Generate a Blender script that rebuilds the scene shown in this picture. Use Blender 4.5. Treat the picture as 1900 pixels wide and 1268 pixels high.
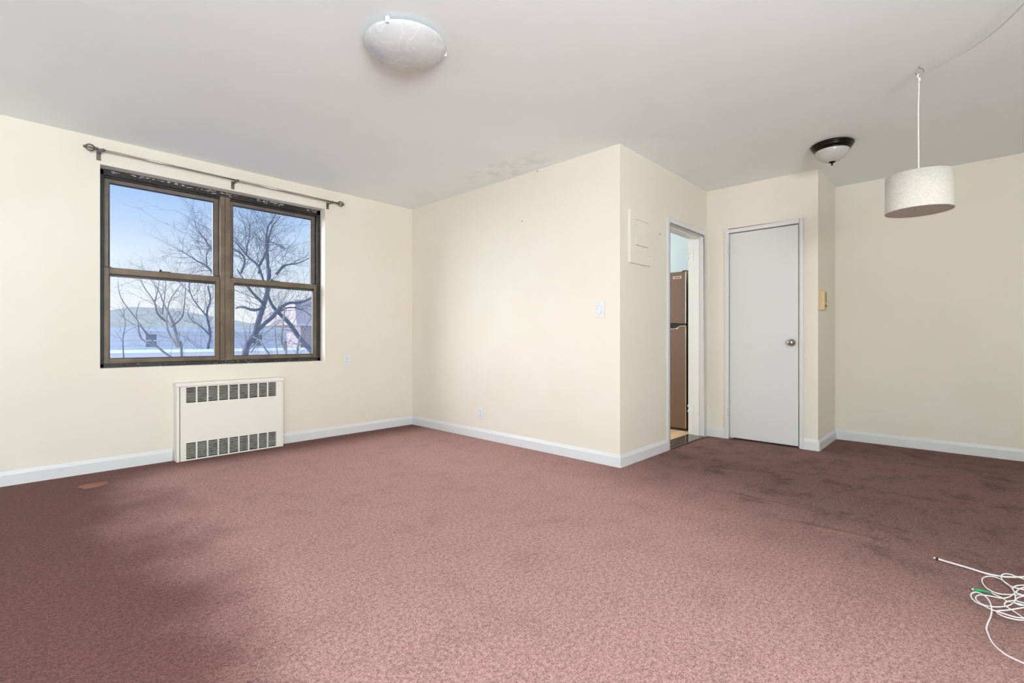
import bpy, bmesh, math, random
from mathutils import Vector, Matrix, Quaternion

for o in list(bpy.data.objects):
    bpy.data.objects.remove(o, do_unlink=True)
S = bpy.context.scene
COL = S.collection
PI = math.pi

# ------------------------------------------------------------------ camera
F_PX, YAW, HORIZON, CAM_H = 896.7151, 0.7617, 628.9388, 0.9699
cam_d = bpy.data.cameras.new('camera')
cam = bpy.data.objects.new('camera', cam_d)
COL.objects.link(cam)
cam_d.sensor_width = 36.0
cam_d.sensor_fit = 'HORIZONTAL'
cam_d.lens = 36.0 * F_PX / 1900.0
cam_d.shift_y = -(634.0 - HORIZON) / 1900.0
cam_d.clip_start = 0.02
cam_d.clip_end = 500
cam.location = (0, 0, CAM_H)
cam.rotation_euler = (PI / 2, 0, YAW - PI / 2)
S.camera = cam

# ------------------------------------------------------------------ view
S.view_settings.view_transform = 'Standard'
S.view_settings.look = 'None'
S.view_settings.exposure = 0.38
S.view_settings.gamma = 1.0
S.view_settings.use_curve_mapping = False
S.cycles.use_denoising = True
S.cycles.max_bounces = 8
S.cycles.diffuse_bounces = 6
S.cycles.use_adaptive_sampling = True
S.cycles.adaptive_threshold = 0.025
S.cycles.transparent_max_bounces = 16
S.cycles.caustics_reflective = False
S.cycles.caustics_refractive = False
S.cycles.sample_clamp_indirect = 8.0

# ------------------------------------------------------------------ world: clear winter sky
W = bpy.data.worlds.new('world')
S.world = W
W.use_nodes = True
nt = W.node_tree
nt.nodes.clear()
wo = nt.nodes.new('ShaderNodeOutputWorld')
bg = nt.nodes.new('ShaderNodeBackground')
tc = nt.nodes.new('ShaderNodeTexCoord')
sp = nt.nodes.new('ShaderNodeSeparateXYZ')
rp = nt.nodes.new('ShaderNodeValToRGB')
nt.links.new(tc.outputs['Generated'], sp.inputs[0])
nt.links.new(sp.outputs['Z'], rp.inputs[0])
nt.links.new(rp.outputs[0], bg.inputs[0])
nt.links.new(bg.outputs[0], wo.inputs[0])
e = rp.color_ramp.elements
e[0].position = 0.0
e[0].color = (1.0, 1.0, 1.0, 1)
e[1].position = 0.07
e[1].color = (0.93, 0.97, 1.0, 1)
for p, c in ((0.15, (0.70, 0.84, 1.0, 1)), (0.235, (0.44, 0.64, 0.97, 1)), (0.40, (0.30, 0.50, 0.90, 1)), (1.0, (0.20, 0.38, 0.82, 1))):
    k = e.new(p)
    k.color = c
bg.inputs[1].default_value = 0.79

# ------------------------------------------------------------------ sun (soft winter sun from the left of the window), added fill lamps and kitchen daylight
def add_light(name, kind, loc, direction, energy, color=(1, 1, 1), **kw):
    d = bpy.data.lights.new(name, kind)
    d.energy = energy
    d.color = color
    for k, v in kw.items():
        setattr(d, k, v)
    o = bpy.data.objects.new(name, d)
    COL.objects.link(o)
    o.location = loc
    o.rotation_euler = Vector(direction).to_track_quat('-Z', 'Y').to_euler()
    return o

SUN = add_light('sun', 'SUN', (-20, 25, 14), (0.62, -0.74, -0.34), 5.9, (0.93, 0.97, 1.0), angle=math.radians(58))
# added fill lamps by two unseen windows, aimed up at the ceiling
FILL_REAR = add_light('fill_rear_lamp', 'AREA', (-0.9, -2.10, 1.30), (0.22, 1, 1.5), 305.0, (0.87, 0.95, 1.0),
                     shape='RECTANGLE', size=2.1, size_y=1.5)
FILL_NEAR = add_light('fill_near_lamp', 'AREA', (-2.90, 2.3, 1.35), (1, -0.1, 4.0), 42.0, (0.72, 0.88, 1.0),
                     shape='RECTANGLE', size=1.9, size_y=1.3)  # second added fill lamp, left of the camera
# daylight of the kitchen window
DAY_KITCHEN = add_light('daylight_kitchen_window', 'AREA', (4.25, 4.5, 1.55), (0.05, -1, -0.1), 40.0, (0.93, 0.97, 1.0),
                        shape='RECTANGLE', size=1.0, size_y=1.1)

# ------------------------------------------------------------------ key measures (metres; camera stands at x=y=0)
H = 2.44
YW = 4.612          # window wall
XM = 3.194          # wall beside the kitchen
Y1 = 1.923          # kitchen doorway wall
X2 = 4.845          # closet door wall
Y2 = 0.968          # short return
X3 = 5.558          # far wall
XN, YR = -3.2, -2.4  # walls behind the camera

# ------------------------------------------------------------------ material helpers
def srgb(r, g, b):
    def f(c):
        c /= 255.0
        return c / 12.92 if c <= 0.04045 else ((c + 0.055) / 1.055) ** 2.4
    return (f(r), f(g), f(b), 1.0)

class Mat:
    def __init__(self, name, color, rough=0.6, metal=0.0, spec=0.5, **kw):
        self.m = bpy.data.materials.new(name)
        self.m.use_nodes = True
        self.nt = self.m.node_tree
        self.b = self.nt.nodes['Principled BSDF']
        self.b.inputs['Base Color'].default_value = color
        self.b.inputs['Roughness'].default_value = rough
        self.b.inputs['Metallic'].default_value = metal
        self.b.inputs['Specular IOR Level'].default_value = spec
        for k, v in kw.items():
            self.b.inputs[k].default_value = v
        self._tc = None
    def n(self, t, **kw):
        x = self.nt.nodes.new(t)
        for k, v in kw.items():
            if k in x.inputs:
                x.inputs[k].default_value = v
            else:
                setattr(x, k, v)
        return x
    def link(self, a, b):
        self.nt.links.new(a, b)
    def pos(self):
        if self._tc is None:
            self._tc = self.n('ShaderNodeNewGeometry')
        return self._tc.outputs['Position']
    def objco(self):
        t = self.n('ShaderNodeTexCoord')
        return t.outputs['Object']
    def noise(self, scale, detail=3, rough=0.55, vec=None):
        x = self.n('ShaderNodeTexNoise')
        x.inputs['Scale'].default_value = scale
        x.inputs['Detail'].default_value = detail
        x.inputs['Roughness'].default_value = rough
        self.link(vec if vec is not None else self.pos(), x.inputs['Vector'])
        return x.outputs['Fac']
    def ramp(self, fac, stops, interp='LINEAR'):
        r = self.n('ShaderNodeValToRGB')
        r.color_ramp.interpolation = interp
        el = r.color_ramp.elements
        el[0].position, el[0].color = stops[0]
        el[1].position, el[1].color = stops[-1]
        for p, c in stops[1:-1]:
            q = el.new(p)
            q.color = c
        self.link(fac, r.inputs[0])
        return r.outputs[0]
    def mix(self, fac, a, b, mode='MIX'):
        x = self.n('ShaderNodeMix', data_type='RGBA', blend_type=mode)
        for sock, v in ((x.inputs[0], fac), (x.inputs[6], a), (x.inputs[7], b)):
            if hasattr(v, 'is_linked'):
                self.link(v, sock)
            else:
                sock.default_value = v
        return x.outputs[2]
    def math(self, op, a, b=0.0, clamp=False):
        x = self.n('ShaderNodeMath', operation=op, use_clamp=clamp)
        for i, v in enumerate((a, b)):
            if hasattr(v, 'is_linked'):
                self.link(v, x.inputs[i])
            else:
                x.inputs[i].default_value = v
        return x.outputs[0]
    def smooth(self, v, lo, hi):
        x = self.n('ShaderNodeMapRange', interpolation_type='SMOOTHSTEP')
        self.link(v, x.inputs[0])
        x.inputs[1].default_value = lo
        x.inputs[2].default_value = hi
        return x.outputs[0]
    def xyz(self):
        s = self.n('ShaderNodeSeparateXYZ')
        self.link(self.pos(), s.inputs[0])
        return s.outputs
    def color(self, sock):
        self.link(sock, self.b.inputs['Base Color'])
    def bump(self, h, strength=0.2, dist=0.002):
        x = self.n('ShaderNodeBump')
        x.inputs['Strength'].default_value = strength
        x.inputs['Distance'].default_value = dist
        self.link(h, x.inputs['Height'])
        self.link(x.outputs[0], self.b.inputs['Normal'])

def g(v):
    return (v, v, v, 1)

M = {}
# wall paint: warm cream, slightly uneven roller texture
m = Mat('cream_paint', (0.86, 0.785, 0.63, 1), 0.52, spec=0.35)
m.color(m.mix(m.ramp(m.noise(1.7, 4), [(0.35, g(0)), (0.7, g(1))]), (0.745, 0.695, 0.592, 1), (0.770, 0.722, 0.630, 1)))
m.bump(m.noise(9, 3), 0.12, 0.01)
M['wall'] = m.m
# ceiling paint with old patched areas and faint smudges
m = Mat('ceiling_paint', (0.80, 0.795, 0.78, 1), 0.75, spec=0.25)
X, Y, Z = m.xyz()[:]
dx = m.math('SUBTRACT', m.math('ADD', X, m.math('MULTIPLY', m.noise(6, 4), 0.25)), 3.12)
dy = m.math('SUBTRACT', Y, 2.9)
d2 = m.math('ADD', m.math('MULTIPLY', m.math('MULTIPLY', dx, dx), 9.0), m.math('MULTIPLY', dy, dy))
stain = m.math('MULTIPLY', m.math('SUBTRACT', 1.0, m.smooth(d2, 0.05, 0.42)), m.smooth(m.noise(7, 5, 0.6), 0.42, 0.66))
base = m.mix(m.smooth(m.noise(0.9, 3), 0.4, 0.62), (0.855, 0.90, 0.905, 1), (0.875, 0.92, 0.925, 1))
m.color(m.mix(m.math('MULTIPLY', stain, 0.28), base, (0.52, 0.50, 0.47, 1)))
m.bump(m.noise(1.6, 4), 0.10, 0.03)
M['ceiling'] = m.m
# white gloss trim
m = Mat('white_trim', (0.80, 0.81, 0.82, 1), 0.35, spec=0.5)
m.color(m.mix(m.smooth(m.noise(14, 5, 0.7), 0.62, 0.75), (0.70, 0.71, 0.715, 1), (0.58, 0.58, 0.56, 1)))
m.bump(m.noise(30, 2), 0.05, 0.004)
M['trim'] = m.m
m = Mat('door_white', (0.66, 0.66, 0.66, 1), 0.45, spec=0.4)
m.bump(m.noise(25, 2), 0.04, 0.003)
M['door'] = m.m
m = Mat('casing_white', (0.68, 0.67, 0.66, 1), 0.4)
m.bump(m.noise(40, 2), 0.05, 0.003)
M['casing'] = m.m
# carpet: dusty rose plush, daylight pool and darker sides painted into the colour, soiled spots
m = Mat('carpet', (0.3, 0.15, 0.14, 1), 0.95, spec=0.1)
m.b.inputs['Sheen Weight'].default_value = 0.08
m.b.inputs['Sheen Roughness'].default_value = 0.6
m.b.inputs['Sheen Tint'].default_value = (0.9, 0.7, 0.68, 1)
X, Y, Z = m.xyz()[:]
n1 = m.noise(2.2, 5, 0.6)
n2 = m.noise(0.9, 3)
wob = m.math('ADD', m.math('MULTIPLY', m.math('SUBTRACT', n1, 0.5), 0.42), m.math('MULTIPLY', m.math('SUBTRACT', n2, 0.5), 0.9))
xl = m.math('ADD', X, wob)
daylight_pool = m.smooth(xl, 0.28, 0.80)  # pool of window daylight painted into the pile, dark to its left
daylight_pool = m.math('MULTIPLY', daylight_pool, m.math('SUBTRACT', 1.0, m.smooth(m.math('ADD', Y, m.math('MULTIPLY', wob, 0.25)), 4.05, 4.5)))
falloff = m.math('SUBTRACT', 1.0, m.math('MULTIPLY', m.smooth(m.math('SUBTRACT', X, m.math('MULTIPLY', wob, 0.8)), 2.3, 4.2), 0.45))  # light falloff toward the right put into the colour
daylight_pool = m.math('MULTIPLY', daylight_pool, falloff)
c = m.mix(daylight_pool, (0.205, 0.092, 0.078, 1), (0.565, 0.330, 0.297, 1))
right_shade = m.smooth(m.math('SUBTRACT', m.math('SUBTRACT', X, m.math('MULTIPLY', Y, 0.6)), m.math('MULTIPLY', wob, 0.9)), 1.2, 3.3)
c = m.mix(m.math('MULTIPLY', right_shade, 0.80), c, (0.180, 0.092, 0.070, 1))  # right side browned further, the same falloff painted in
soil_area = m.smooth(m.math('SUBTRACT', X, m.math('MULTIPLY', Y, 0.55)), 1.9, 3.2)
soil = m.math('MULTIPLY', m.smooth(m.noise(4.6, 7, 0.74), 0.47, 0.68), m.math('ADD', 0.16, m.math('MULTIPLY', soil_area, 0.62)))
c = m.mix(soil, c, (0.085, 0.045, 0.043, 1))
pile = m.math('ADD', m.math('MULTIPLY', m.noise(185, 4, 0.8), 0.64), m.math('MULTIPLY', m.noise(66, 4, 0.75), 0.36))
c = m.mix(m.ramp(pile, [(0.41, g(0)), (0.58, g(1))]), m.mix(1.0, c, (0.40, 0.34, 0.34, 1), 'MULTIPLY'), m.mix(1.0, c, (1.24, 1.27, 1.28, 1), 'MULTIPLY'))
m.color(c)
def ridge(u0, v0, u1, v1):
    def fl(u, v):
        r, z = (u - 950) / F_PX, (HORIZON - v) / F_PX
        s_, c_ = math.sin(YAW), math.cos(YAW)
        k = -CAM_H / z
        return ((c_ + r * s_) * k, (s_ - r * c_) * k)
    (ax, ay), (bx, by) = fl(u0, v0), fl(u1, v1)
    L = math.hypot(bx - ax, by - ay)
    tx, ty = (bx - ax) / L, (by - ay) / L
    rx, ry_ = m.math('SUBTRACT', X, ax), m.math('SUBTRACT', Y, ay)
    along = m.math('ADD', m.math('MULTIPLY', rx, tx), m.math('MULTIPLY', ry_, ty))
    off = m.math('ADD', m.math('MULTIPLY', rx, -ty), m.math('MULTIPLY', ry_, tx))
    off = m.math('ABSOLUTE', m.math('ADD', off, m.math('MULTIPLY', m.math('SUBTRACT', n2, 0.5), 0.10)))
    w = m.math('SUBTRACT', 1.0, m.smooth(off, 0.0, 0.045))
    return m.math('MULTIPLY', w, m.math('MULTIPLY', m.smooth(along, -0.05, 0.25), m.math('SUBTRACT', 1.0, m.smooth(along, L - 0.2, L + 0.1))))
wr = m.math('ADD', ridge(1345, 913, 1510, 950), m.math('ADD', ridge(1420, 960, 1640, 1003), ridge(1290, 866, 1440, 880)))
hgt = m.math('ADD', m.math('ADD', m.math('MULTIPLY', pile, 0.6), m.math('MULTIPLY', wr, 1.6)), m.math('ADD', m.math('MULTIPLY', m.noise(45, 4, 0.7), 0.7), m.math('MULTIPLY', m.noise(9, 4), 0.9)))
m.bump(hgt, 0.9, 0.012)
M['carpet'] = m.m
m = Mat('carpet_flap_red', (0.30, 0.145, 0.11, 1), 0.95, spec=0.1)
m.bump(m.noise(220, 3), 0.6, 0.006)
M['flap'] = m.m
# bronze aluminium window
def bronze(name, a, b, fleck):
    m = Mat(name, a, 0.45, metal=0.15)
    c = m.mix(m.smooth(m.noise(8, 4), 0.35, 0.7), a, b)
    if fleck:
        c = m.mix(m.smooth(m.noise(55, 4, 0.7), 0.735 - fleck, 0.76 - fleck), c, (0.72, 0.72, 0.70, 1))
    m.color(c)
    M[name] = m.m
bronze('bronze_dark', srgb(38, 36, 36), srgb(54, 49, 46), 0.05)
bronze('bronze_sash', srgb(104, 91, 74), srgb(122, 108, 90), 0.0)
bronze('bronze_upper', srgb(106, 97, 88), srgb(122, 112, 102), 0.0)
bronze('bronze_mullion', srgb(104, 90, 73), srgb(124, 109, 90), 0.02)
M['black_gasket'] = Mat('black_gasket', (0.012, 0.012, 0.014, 1), 0.5).m
# window glass: clear pane with a faint reflection
gm = bpy.data.materials.new('window_glass')
gm.use_nodes = True
t = gm.node_tree
t.nodes.clear()
o_ = t.nodes.new('ShaderNodeOutputMaterial')
mx = t.nodes.new('ShaderNodeMixShader')
tr = t.nodes.new('ShaderNodeBsdfTransparent')
gl = t.nodes.new('ShaderNodeBsdfGlossy')
tr.inputs[0].default_value = (0.97, 0.985, 1.0, 1)
gl.inputs['Roughness'].default_value = 0.03
mx.inputs[0].default_value = 0.035
t.links.new(tr.outputs[0], mx.inputs[1])
t.links.new(gl.outputs[0], mx.inputs[2])
t.links.new(mx.outputs[0], o_.inputs[0])
M['glass'] = gm
# small things
M['enamel'] = Mat('enamel_cream', (0.80, 0.77, 0.70, 1), 0.35).m
M['dark_in'] = Mat('dark_inside', (0.015, 0.015, 0.017, 1), 0.8).m
m = Mat('louver_enamel', (0.46, 0.44, 0.41, 1), 0.5)
m.color(m.mix(m.smooth(m.noise(26, 3), 0.45, 0.65), (0.50, 0.48, 0.44, 1), (0.30, 0.29, 0.28, 1)))
M['louver'] = m.m
M['plate'] = Mat('white_plastic', (0.72, 0.73, 0.75, 1), 0.3).m
M['plate_dark'] = Mat('plastic_slot', (0.20, 0.20, 0.21, 1), 0.5).m
M['screw'] = Mat('screw_grey', (0.55, 0.55, 0.55, 1), 0.4, metal=0.6).m
m = Mat('brushed_nickel', (0.42, 0.39, 0.35, 1), 0.32, metal=1.0)
M['nickel'] = m.m
M['nickel_dark'] = Mat('aged_nickel', (0.20, 0.18, 0.155, 1), 0.38, metal=0.9).m
M['beige_plastic'] = Mat('beige_plastic', srgb(214, 190, 140), 0.45).m
M['beige_dark'] = Mat('beige_plastic_shadow_slot', srgb(120, 96, 62), 0.6).m
M['bronze_oil'] = Mat('oil_rubbed_bronze', (0.018, 0.012, 0.009, 1), 0.3, metal=0.7).m
m = Mat('alabaster_glass', (0.50, 0.50, 0.47, 1), 0.22, spec=0.5)
m.b.inputs['Subsurface Weight'].default_value = 0.2
m.b.inputs['Subsurface Radius'].default_value = (0.03, 0.03, 0.03)
M['alabaster'] = m.m
m = Mat('swirled_white_glass', (0.74, 0.74, 0.73, 1), 0.12, spec=0.6)
nz = m.n('ShaderNodeTexNoise')
nz.inputs['Scale'].default_value = 7.0
nz.inputs['Detail'].default_value = 2.0
nz.inputs['Distortion'].default_value = 1.2
m.link(m.pos(), nz.inputs['Vector'])
rid = m.math('ABSOLUTE', m.math('SUBTRACT', nz.outputs['Fac'], 0.5))
m.color(m.mix(m.smooth(rid, 0.0, 0.035), (0.62, 0.63, 0.63, 1), (0.55, 0.56, 0.56, 1)))
M['swirl'] = m.m
m = Mat('linen_shade', (0.80, 0.75, 0.66, 1), 0.9, spec=0.15)
ob = m.objco()
st = m.n('ShaderNodeVectorMath', operation='MULTIPLY')
st.inputs[1].default_value = (60, 60, 420)
m.link(ob, st.inputs[0])
st2 = m.n('ShaderNodeVectorMath', operation='MULTIPLY')
st2.inputs[1].default_value = (300, 300, 60)
m.link(ob, st2.inputs[0])
w1 = m.noise(1.0, 3, 0.6, st.outputs[0])
w2 = m.noise(1.0, 3, 0.6, st2.outputs[0])
wv = m.math('MULTIPLY', m.math('ADD', w1, w2), 0.5)
m.color(m.mix(m.ramp(wv, [(0.36, g(0)), (0.62, g(1))]), (0.52, 0.48, 0.41, 1), (0.68, 0.65, 0.59, 1)))
m.bump(wv, 0.4, 0.001)
m.b.inputs['Subsurface Weight'].default_value = 0.0
M['linen'] = m.m
M['diffuser'] = Mat('lamp_diffuser', (0.72, 0.68, 0.62, 1), 0.6).m
M['white_cord'] = Mat('white_cord', (0.78, 0.77, 0.74, 1), 0.4).m
M['grey_cord'] = Mat('clear_grey_cord', (0.52, 0.50, 0.46, 1), 0.35).m
M['brass_hook'] = Mat('white_painted_hook', (0.26, 0.23, 0.19, 1), 0.4, metal=0.3).m
M['fiber_white'] = Mat('white_cable_jacket', (0.84, 0.83, 0.83, 1), 0.4).m
M['coax_white'] = Mat('off_white_cable_jacket', (0.74, 0.72, 0.67, 1), 0.45).m
M['green'] = Mat('green_connector', (0.01, 0.30, 0.09, 1), 0.35).m
M['ferrule'] = Mat('ferrule', (0.75, 0.72, 0.72, 1), 0.3, metal=0.4).m
M['black_rubber'] = Mat('black_rubber', (0.012, 0.012, 0.012, 1), 0.45).m
# kitchen
m = Mat('kitchen_paint', (0.55, 0.68, 0.73, 1), 0.5)
M['kitchen_wall'] = m.m
m = Mat('tan_tile', srgb(224, 190, 146), 0.3)
m.color(m.mix(m.smooth(m.noise(9, 5), 0.35, 0.7), srgb(216, 180, 136), srgb(236, 208, 170)))
M['tan_tile'] = m.m
M['grout'] = Mat('grout', srgb(170, 150, 125), 0.8).m
m = Mat('dark_marble', (0.03, 0.025, 0.02, 1), 0.12)
m.color(m.mix(m.smooth(m.noise(16, 6, 0.65), 0.45, 0.7), (0.030, 0.026, 0.022, 1), (0.15, 0.13, 0.11, 1)))
M['marble'] = m.m
m = Mat('brushed_steel', (0.215, 0.16, 0.145, 1), 0.28, metal=1.0)
st = m.n('ShaderNodeVectorMath', operation='MULTIPLY')
st.inputs[1].default_value = (4, 4, 900)
m.link(m.pos(), st.inputs[0])
nn = m.noise(1.0, 2, 0.5, st.outputs[0])
m.bump(nn, 0.12, 0.0006)
M['steel'] = m.m
M['steel_edge'] = Mat('steel_edge', (0.66, 0.62, 0.58, 1), 0.3, metal=0.9).m
M['fridge_black'] = Mat('fridge_black', (0.012, 0.011, 0.012, 1), 0.35).m
# outdoors
def bark(name, a, b):
    m = Mat(name, a, 0.9, spec=0.1)
    m.color(m.mix(m.smooth(m.noise(6, 4), 0.35, 0.65), a, b))
    M[name] = m.m
bark('bark_blue', (0.13, 0.16, 0.22, 1), (0.19, 0.22, 0.28, 1))  # blue haze of the outdoors put into the bark colour
bark('bark_pale', (0.20, 0.20, 0.23, 1), (0.34, 0.33, 0.35, 1))
bark('bark_mauve', (0.15, 0.16, 0.21, 1), (0.22, 0.21, 0.26, 1))
def siding(name, a, b, per):
    m = Mat(name, a, 0.8, spec=0.2)
    X, Y, Z = m.xyz()[:]
    f = m.math('FRACT', m.math('MULTIPLY', Z, per))
    m.color(m.mix(m.smooth(f, 0.82, 0.92), a, b))
    m.bump(f, 0.5, 0.03)
    M[name] = m.m
siding('blue_siding', (0.88, 0.88, 0.90, 1), (0.74, 0.76, 0.80, 1), 5.5)
siding('pink_siding', (0.60, 0.50, 0.50, 1), (0.50, 0.42, 0.43, 1), 6.0)
m = Mat('shingle_roof', (0.58, 0.62, 0.58, 1), 0.9, spec=0.1)
m.color(m.mix(m.smooth(m.noise(1.5, 5), 0.35, 0.65), (0.58, 0.57, 0.48, 1), (0.66, 0.64, 0.54, 1)))
M['shingles'] = m.m
m = Mat('roof_rose', (0.60, 0.50, 0.49, 1), 0.9, spec=0.1)
M['roof_rose'] = m.m
M['white_paint_out'] = Mat('white_paint_outdoors', (0.88, 0.90, 0.95, 1), 0.6).m
M['grey_wall_out'] = Mat('grey_wall_outdoors', (0.48, 0.56, 0.70, 1), 0.8).m
M['far_window'] = Mat('far_window', (0.22, 0.27, 0.34, 1), 0.2).m
m = Mat('winter_ground', (0.4, 0.42, 0.38, 1), 0.95, spec=0.1)
m.color(m.mix(m.smooth(m.noise(0.4, 5), 0.4, 0.6), (0.62, 0.64, 0.66, 1), (0.74, 0.75, 0.78, 1)))
M['ground'] = m.m

# ------------------------------------------------------------------ mesh builder
class MB:
    def __init__(self):
        self.v, self.f, self.s = [], [], []
    def face(self, ids, smooth=False):
        self.f.append(ids)
        self.s.append(smooth)
    def box(self, a, b):
        x0, y0, z0 = (min(a[i], b[i]) for i in range(3))
        x1, y1, z1 = (max(a[i], b[i]) for i in range(3))
        n = len(self.v)
        self.v += [(x0, y0, z0), (x1, y0, z0), (x1, y1, z0), (x0, y1, z0), (x0, y0, z1), (x1, y0, z1), (x1, y1, z1), (x0, y1, z1)]
        for q in ((0, 3, 2, 1), (4, 5, 6, 7), (0, 1, 5, 4), (1, 2, 6, 5), (2, 3, 7, 6), (3, 0, 4, 7)):
            self.face([n + i for i in q])
        return self
    def quadbox(self, pts):   # eight explicit corners, bottom loop then top loop
        n = len(self.v)
        self.v += [tuple(p) for p in pts]
        for q in ((0, 3, 2, 1), (4, 5, 6, 7), (0, 1, 5, 4), (1, 2, 6, 5), (2, 3, 7, 6), (3, 0, 4, 7)):
            self.face([n + i for i in q])
        return self
    def prism(self, poly, axis, lo, hi):   # poly in the two other axes, extruded along axis
        def P(a, b, c):
            return ((c, a, b), (a, c, b), (a, b, c))[axis]
        n, k = len(self.v), len(poly)
        self.v += [P(a, b, lo) for a, b in poly] + [P(a, b, hi) for a, b in poly]
        self.face([n + i for i in range(k)][::-1])
        self.face([n + k + i for i in range(k)])
        for i in range(k):
            j = (i + 1) % k
            self.face([n + i, n + j, n + k + j, n + k + i])
        return self
    def tube(self, pts, rad, seg=8, cap=True):
        pts = [Vector(p) for p in pts]
        if not hasattr(rad, '__len__'):
            rad = [rad] * len(pts)
        n0 = len(self.v)
        up = None
        for i, p in enumerate(pts):
            a = pts[max(i - 1, 0)]
            b = pts[min(i + 1, len(pts) - 1)]
            t = (b - a)
            t = t.normalized() if t.length > 1e-9 else Vector((0, 0, 1))
            if up is None:
                up = Vector((0, 0, 1)) if abs(t.z) < 0.9 else Vector((1, 0, 0))
            sx = t.cross(up)
            sx = sx.normalized() if sx.length > 1e-6 else t.orthogonal().normalized()
            up = sx.cross(t).normalized()
            for k in range(seg):
                an = 2 * PI * k / seg
                q = p + rad[i] * (math.cos(an) * sx + math.sin(an) * up)
                self.v.append(tuple(q))
        for i in range(len(pts) - 1):
            for k in range(seg):
                k2 = (k + 1) % seg
                self.face([n0 + i * seg + k, n0 + i * seg + k2, n0 + (i + 1) * seg + k2, n0 + (i + 1) * seg + k], True)
        if cap:
            self.face([n0 + k for k in range(seg)][::-1])
            self.face([n0 + (len(pts) - 1) * seg + k for k in range(seg)])
        return self
    def lathe(self, prof, seg=40, origin=(0, 0, 0), axis='Z', smooth=True):   # prof: (r, h)
        n0 = len(self.v)
        O = Vector(origin)
        for r, h in prof:
            for k in range(seg):
                an = 2 * PI * k / seg
                a, b = r * math.cos(an), r * math.sin(an)
                q = {'Z': (a, b, h), 'X': (h, a, b), 'Y': (a, h, b)}[axis]
                self.v.append(tuple(O + Vector(q)))
        for i in range(len(prof) - 1):
            for k in range(seg):
                k2 = (k + 1) % seg
                self.face([n0 + i * seg + k, n0 + i * seg + k2, n0 + (i + 1) * seg + k2, n0 + (i + 1) * seg + k], smooth)
        if prof[0][0] > 1e-6:
            self.face([n0 + k for k in range(seg)][::-1])
        if prof[-1][0] > 1e-6:
            self.face([n0 + (len(prof) - 1) * seg + k for k in range(seg)])
        return self
    def mesh(self, name):
        me = bpy.data.meshes.new(name)
        me.from_pydata(self.v, [], self.f)
        for p, s in zip(me.polygons, self.s):
            p.use_smooth = s
        bm = bmesh.new()
        bm.from_mesh(me)
        bmesh.ops.remove_doubles(bm, verts=bm.verts, dist=1e-6)
        bmesh.ops.recalc_face_normals(bm, faces=bm.faces)
        bm.to_mesh(me)
        bm.free()
        me.update()
        return me
    def build(self, name, mat, parent=None, bevel=0.0, seg=2):
        me = self.mesh(name)
        me.materials.append(M[mat] if isinstance(mat, str) else mat)
        o = bpy.data.objects.new(name, me)
        COL.objects.link(o)
        if parent is not None:
            o.parent = parent
            o.matrix_parent_inverse = Matrix.Translation(-world_loc(parent))
        if bevel:
            b = o.modifiers.new('bevel', 'BEVEL')
            b.width = bevel
            b.segments = seg
            b.limit_method = 'ANGLE'
            b.angle_limit = math.radians(35)
            b.harden_normals = False
        return o

WLOC = {}
def world_loc(o):
    return WLOC.get(o.name, Vector((0, 0, 0)))

def tag(o, label=None, cat=None, group=None, kind=None):
    if label:
        o['label'] = label
    if cat:
        o['category'] = cat
    if group:
        o['group'] = group
    if kind:
        o['kind'] = kind
    return o

def thing(name, loc, label, cat, group=None, kind=None):
    o = bpy.data.objects.new(name, None)
    o.empty_display_size = 0.05
    COL.objects.link(o)
    o.location = loc
    WLOC[o.name] = Vector(loc)
    return tag(o, label, cat, group, kind)

def box(a, b):
    return MB().box(a, b)

def struct(mb, name, mat, label, cat, bevel=0.0):
    return tag(mb.build(name, mat, None, bevel), label, cat, None, 'structure')

def catmull(P, n=8):
    P = [Vector(p) for p in P]
    out = []
    for i in range(len(P) - 1):
        p0, p1, p2, p3 = P[max(i - 1, 0)], P[i], P[i + 1], P[min(i + 2, len(P) - 1)]
        for k in range(n):
            t = k / n
            out.append(0.5 * ((2 * p1) + (-p0 + p2) * t + (2 * p0 - 5 * p1 + 4 * p2 - p3) * t * t + (-p0 + 3 * p1 - 3 * p2 + p3) * t ** 3))
    out.append(P[-1])
    return out

# image survey -> place: rays of the measured camera, used to set out traced shapes at their real distance
_s, _c = math.sin(YAW), math.cos(YAW)
def ray(u, v):
    r = (u - 950) / F_PX
    return Vector((_c + r * _s, _s - r * _c, (HORIZON - v) / F_PX))
def on_floor(u, v, z=0.0):
    d = ray(u, v)
    return d * ((z - CAM_H) / d.z) + Vector((0, 0, CAM_H))
def on_y(u, v, y):
    d = ray(u, v)
    return d * (y / d.y) + Vector((0, 0, CAM_H))

# ================================================================== SETTING
T = 0.12
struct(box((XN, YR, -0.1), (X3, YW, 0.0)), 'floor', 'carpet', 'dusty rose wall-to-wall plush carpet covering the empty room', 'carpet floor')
struct(box((XN - T, YR - T, H), (X3 + 0.3, YW + 0.25, H + 0.15)), 'ceiling', 'ceiling', 'plain white painted ceiling with faint patch marks', 'ceiling')

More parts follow.
